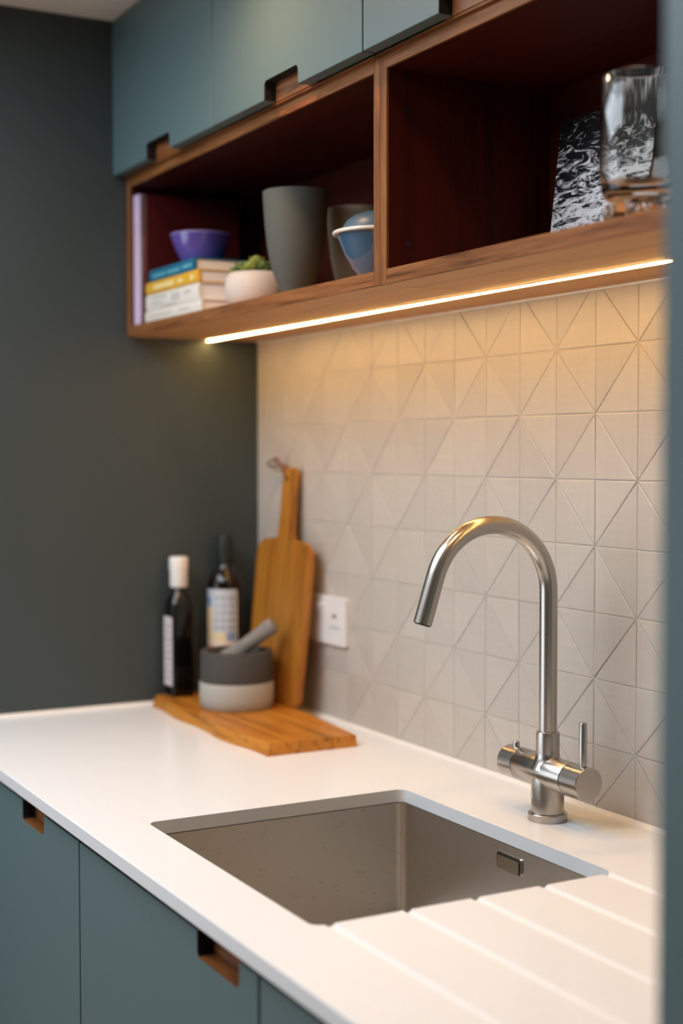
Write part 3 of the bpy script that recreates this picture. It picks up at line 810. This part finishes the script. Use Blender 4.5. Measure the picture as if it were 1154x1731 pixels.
flat_book(0.078, 0.335, YB+0.001, 0.19, ZB+0.0535+gap, ZB+0.077, lin(226, 170, 50), 'mustard yellow book in the flat stack below the teal one', G, lin(236, 214, 150), [(0.15, 0.55, 0.3, 0.66), (0.62, 0.72, 0.35, 0.6), (0.86, 0.92, 0.3, 0.65)])
flat_book(0.088, 0.309, YB+0.004, 0.185, ZB+0.077+gap, ZB+0.1005, lin(22, 104, 132), 'teal blue book on top of the flat stack', G, lin(96, 160, 176), [(0.08, 0.38, 0.3, 0.55), (0.42, 0.7, 0.3, 0.55), (0.75, 0.95, 0.35, 0.62)])
ZBT = ZB+0.1005
def tall_book(x0, x1, h, y0, dy, col, label, pcol, lines, hard=True):
    t = thing('book', ((x0+x1)/2, y0+dy/2, ZB), label, 'book', 'books standing at the end of the shelf')
    hx, hy = (x1-x0)/2, dy/2
    m = paint('cover', col, 0.45)
    bm = bmesh.new(); c = min(0.0018, hx*0.35)
    bm_box(bm, -hx, -hx+c, -hy+0.002, hy, 0, h, 0.0004); bm_box(bm, hx-c, hx, -hy+0.002, hy, 0, h, 0.0004)
    bm_prism(bm, [(-hx+0.001, -hy), (hx-0.001, -hy), (hx, -hy+0.003), (hx-0.0005, -hy+0.004), (-hx+0.0005, -hy+0.004), (-hx, -hy+0.003)], XY, 0, h)
    mesh_obj('cover', finish(bm, 'cover', 30), m, t)
    box('pages', m_page, t, -hx+c+0.0001, hx-c-0.0001, -hy+0.0042, hy-0.004, 0.003, h-0.003)
    bm = bmesh.new()
    for (a, b, p, q) in lines:
        bm_prism(bm, [(-hx+2*hx*a, h*p), (-hx+2*hx*b, h*p), (-hx+2*hx*b, h*q), (-hx+2*hx*a, h*q)], XZ, -hy-0.0003, -hy-0.0001)
    mesh_obj('spine_print', finish(bm, 'spine_print'), paint('spine_ink', pcol, 0.6), t)
tall_book(0.0205, 0.0475, 0.253, -0.283, 0.20, lin(222, 196, 228), 'lavender book standing upright against the end of the shelf', lin(212, 190, 206), [(0.3, 0.7, 0.3, 0.8)])
tall_book(0.0482, 0.0572, 0.250, -0.279, 0.20, lin(70, 56, 52), 'thin dark upright book between the lavender and red ones', lin(170, 150, 136), [(0.2, 0.8, 0.08+0.03*k, 0.095+0.03*k) for k in range(20)])
tall_book(0.0579, 0.0685, 0.250, -0.277, 0.20, lin(74, 8, 6), 'dark red upright book beside the flat stack', lin(150, 60, 48), [(0.3, 0.7, 0.4, 0.7)])

# ------------------------------------------------------------------ purple bowl on the books
m_purple = paint('purple_glaze', lin(96, 78, 156), 0.08, 0.6, 0.18, 0, 30, coat=0.5)
t = lathe('decorative_bowl', m_purple, None,
          [(0, 0.002), (0.022, 0.0), (0.030, 0.0015), (0.038, 0.010), (0.047, 0.028), (0.054, 0.046), (0.0575, 0.057), (0.0565, 0.0585), (0.0535, 0.056), (0.050, 0.045), (0.043, 0.027), (0.033, 0.011), (0.02, 0.006), (0, 0.005)],
          56, loc=(0.192, -0.213, ZBT+0.0003))
tag(t, 'glossy purple glass bowl on top of the stacked books', 'bowl')
rim = bmesh.new()
bm_tube(rim, [(0.0562*math.cos(2*PI*k/64), 0.0562*math.sin(2*PI*k/64), 0.0578) for k in range(65)], 0.0019, 10, False)
mesh_obj('rim', finish(rim, 'rim', 80), paint('pale_violet_glaze', lin(150, 132, 186), 0.1, 0.6), t)

# ------------------------------------------------------------------ potted succulent
m_pot = paint('matt_white_ceramic', lin(206, 192, 180), 0.6, 0.3, 0.03)
t = thing('potted_succulent', (0.420, -0.205, ZB), 'green succulent in a low rounded white pot', 'plant')
lathe('pot', m_pot, t, [(0, 0), (0.036, 0), (0.046, 0.006), (0.054, 0.020), (0.0565, 0.036), (0.0545, 0.052), (0.049, 0.0615), (0.046, 0.063), (0.0435, 0.061), (0.043, 0.052), (0, 0.050)], 56)
m_soil = paint('dark_soil', lin(40, 30, 22), 0.95, 0.1, 0.3, 0.5, 200)
lathe('soil', m_soil, t, [(0, 0.056), (0.03, 0.055), (0.0428, 0.0525)], 32)
m_leaf = paint('succulent_leaf', lin(140, 148, 66), 0.5, 0.4, 0.3, 0, 60)
m_leaf2 = paint('succulent_leaf_dark', lin(90, 112, 54), 0.5, 0.4, 0.3, 0, 60)
def leaf(bm, base, d, up, L, w):
    d = d.normalized(); s = d.cross(up).normalized(); n_ = s.cross(d)
    rings = []
    for f, ww, th in ((0, .35, .35), (.3, .8, .5), (.6, 1, .5), (.85, .7, .35), (1, .12, .1)):
        c_ = base+d*L*f+n_*(0.25*L*f*f)
        rings.append([bm.verts.new(c_+s*(w*ww*math.cos(2*PI*k/6))+n_*(w*th*math.sin(2*PI*k/6))) for k in range(6)])
    for A, B in zip(rings, rings[1:]):
        for k in range(6): bm.faces.new((A[k], A[(k+1) % 6], B[(k+1) % 6], B[k]))
    bm.faces.new(rings[-1]); bm.faces.new(rings[0])
for k in range(9):
    a = 2*PI*k/8; rad = 0.0 if k == 8 else 0.027
    c_ = Vector((rad*math.cos(a), rad*math.sin(a), 0.060+(0.012 if k == 8 else 0.0)))
    bm = bmesh.new()
    for q in range(3):
        for i in range(7-q):
            an = 2*PI*i/(7-q)+q*0.5+k
            el = (0.25, 0.7, 1.15)[q]
            d = Vector((math.cos(an)*math.cos(el), math.sin(an)*math.cos(el), math.sin(el)))
            leaf(bm, c_+Vector((0, 0, 0.002*q)), d, Vector((0, 0, 1)), 0.024-0.003*q, 0.0066)
    mesh_obj('rosette', finish(bm, 'rosette', 60), m_leaf if k % 3 else m_leaf2, t)

# ------------------------------------------------------------------ vases and bowls on the shelf
def vase_prof(k=1.0, kh=1.0):
    base = [(0.017, 0.0), (0.0195, 0.004), (0.0225, 0.012), (0.0285, 0.024), (0.0340, 0.036), (0.0405, 0.055), (0.0448, 0.074), (0.0482, 0.094), (0.0518, 0.128), (0.0540, 0.160), (0.0552, 0.181)]
    out = [(0, 0)] + [(r*k, z*kh) for r, z in base] + [(0.0542*k, 0.1822*kh), (0.0515*k, 0.1812*kh)]
    out += [(max(0.003, r-0.004)*k, max(z, 0.006)*kh) for r, z in reversed(base[2:-1])] + [(0, 0.0065*kh)]
    return out
m_vase = paint('charcoal_stoneware', lin(84, 86, 80), 0.7, 0.3, 0.08, 0.1, 25)
t = lathe('stoneware_vase', m_vase, None, vase_prof(), 72, loc=(0.5617, -0.2, ZB))
tag(t, 'tall charcoal stoneware vase in front of the paler one', 'vase', 'tapered vases')
t = lathe('stoneware_vase', paint('taupe_stoneware', lin(140, 128, 108), 0.75, 0.3, 0.06, 0.1, 25), None, vase_prof(0.9, 0.92), 64, loc=(0.537, -0.072, ZB))
tag(t, 'shorter taupe vase half hidden behind the charcoal vase', 'vase', 'tapered vases')
m_enamel = paint('blue_enamel', lin(62, 96, 122), 0.12, 0.6, 0.06, 0, 20, coat=0.3)
m_rim = paint('cream_enamel', lin(232, 224, 212), 0.25)
t = thing('enamel_bowl', (0.8356, -0.2, ZB), 'glossy blue enamel bowl with a white rim', 'bowl')
BP = [(0.021, 0.0), (0.0225, 0.003), (0.028, 0.012), (0.040, 0.025), (0.051, 0.044), (0.0580, 0.062), (0.0625, 0.071), (0.0665, 0.076)]
bprof = [(0, 0)]+BP+[(max(0.002, r-0.0028), z+0.001) for r, z in reversed(BP)]+[(0, 0.003)]
lathe('bowl_body', m_enamel, t, bprof, 72)
rim = bmesh.new()
bm_tube(rim, [(0.0668*math.cos(2*PI*k/72), 0.0668*math.sin(2*PI*k/72), 0.0768) for k in range(73)], 0.0028, 10, False)
mesh_obj('rim', finish(rim, 'rim', 80), m_rim, t)
m_enamel2 = paint('dull_blue_enamel', lin(66, 92, 108), 0.4, 0.4, 0.05)
t = lathe('upturned_bowl', m_enamel2, None, [(0.0560, 0), (0.0565, 0.001), (0.0545, 0.009), (0.048, 0.019), (0.037, 0.0265), (0.022, 0.0315), (0.008, 0.0335), (0, 0.0337), (0, 0.0315), (0.022, 0.0295), (0.036, 0.0245), (0.0465, 0.017), (0.0525, 0.008), (0.0540, 0)], 64, loc=(0.8356, -0.2, ZB+0.0768))
tag(t, 'dull blue dome resting on the white-rimmed bowl', 'bowl')

# ------------------------------------------------------------------ sea print and glass vase in the right-hand bay
m, nt, p = new_mat('sea_print')
tc = N(nt, 'ShaderNodeTexCoord'); mp = N(nt, 'ShaderNodeMapping')
mp.inputs['Rotation'].default_value = (0, math.radians(24), 0); mp.inputs['Scale'].default_value = (15, 1, 46)
nz = N(nt, 'ShaderNodeTexNoise'); nz.inputs['Scale'].default_value = 1.6; nz.inputs['Detail'].default_value = 9; nz.inputs['Roughness'].default_value = 0.72; nz.inputs['Distortion'].default_value = 1.6
nt.links.new(tc.outputs['Object'], mp.inputs['Vector']); nt.links.new(mp.outputs[0], nz.inputs['Vector'])
sp_ = N(nt, 'ShaderNodeSeparateXYZ'); nt.links.new(tc.outputs['Object'], sp_.inputs[0])
gr = N(nt, 'ShaderNodeMapRange'); gr.inputs['From Min'].default_value = 0.0; gr.inputs['From Max'].default_value = 0.215; gr.inputs['To Min'].default_value = 0.10; gr.inputs['To Max'].default_value = -0.12
nt.links.new(sp_.outputs['Z'], gr.inputs['Value'])
ad = N(nt, 'ShaderNodeMath', operation='ADD'); nt.links.new(nz.outputs['Fac'], ad.inputs[0]); nt.links.new(gr.outputs[0], ad.inputs[1])
rp = N(nt, 'ShaderNodeValToRGB'); e = rp.color_ramp.elements
e[0].position = 0.44; e[0].color = lin(10, 10, 12); e[1].position = 0.53; e[1].color = lin(245, 245, 250)
nt.links.new(ad.outputs[0], rp.inputs['Fac']); nt.links.new(rp.outputs['Color'], p.inputs['Base Color']); p.inputs['Roughness'].default_value = 0.4
t = thing('sea_print', (1.165, -0.0535, ZB), 'black and white photo print of foaming sea leaning in the shelf', 'print')
t.rotation_euler = (-0.115, 0, 0)
box('print_face', m, t, -0.105, 0.105, -0.0040, -0.0030, 0.0005, 0.2155)
box('backing_board', paint('card', lin(60, 58, 56), 0.7), t, -0.105, 0.105, -0.0029, 0.0, 0.0005, 0.2155)

m_vglass = glass('clear_glass', (0.93, 0.93, 0.90, 1), 0.0, 1.45)
t = thing('glass_vase', (1.476, -0.246, ZB), 'clear glass vase on ball feet at the right end of the shelf', 'vase')
gp = [(0, 0.0225), (0.026, 0.022), (0.034, 0.0245), (0.0395, 0.034), (0.0422, 0.055), (0.0430, 0.08), (0.0418, 0.115), (0.0390, 0.158), (0.0384, 0.159), (0.0375, 0.158), (0.0400, 0.115), (0.0410, 0.08), (0.0400, 0.055), (0.036, 0.043), (0.026, 0.038), (0, 0.037)]
lathe('vessel', m_vglass, t, gp, 72)
for k in range(8):
    a = 2*PI*k/8
    lathe('ball_foot', m_vglass, t, [(0, 0)]+[(0.0105*math.sin(PI*q/10), 0.0105*(1-math.cos(PI*q/10))) for q in range(1, 10)]+[(0, 0.021)], 20, (0.0285*math.cos(a), 0.0285*math.sin(a), 0.0003))
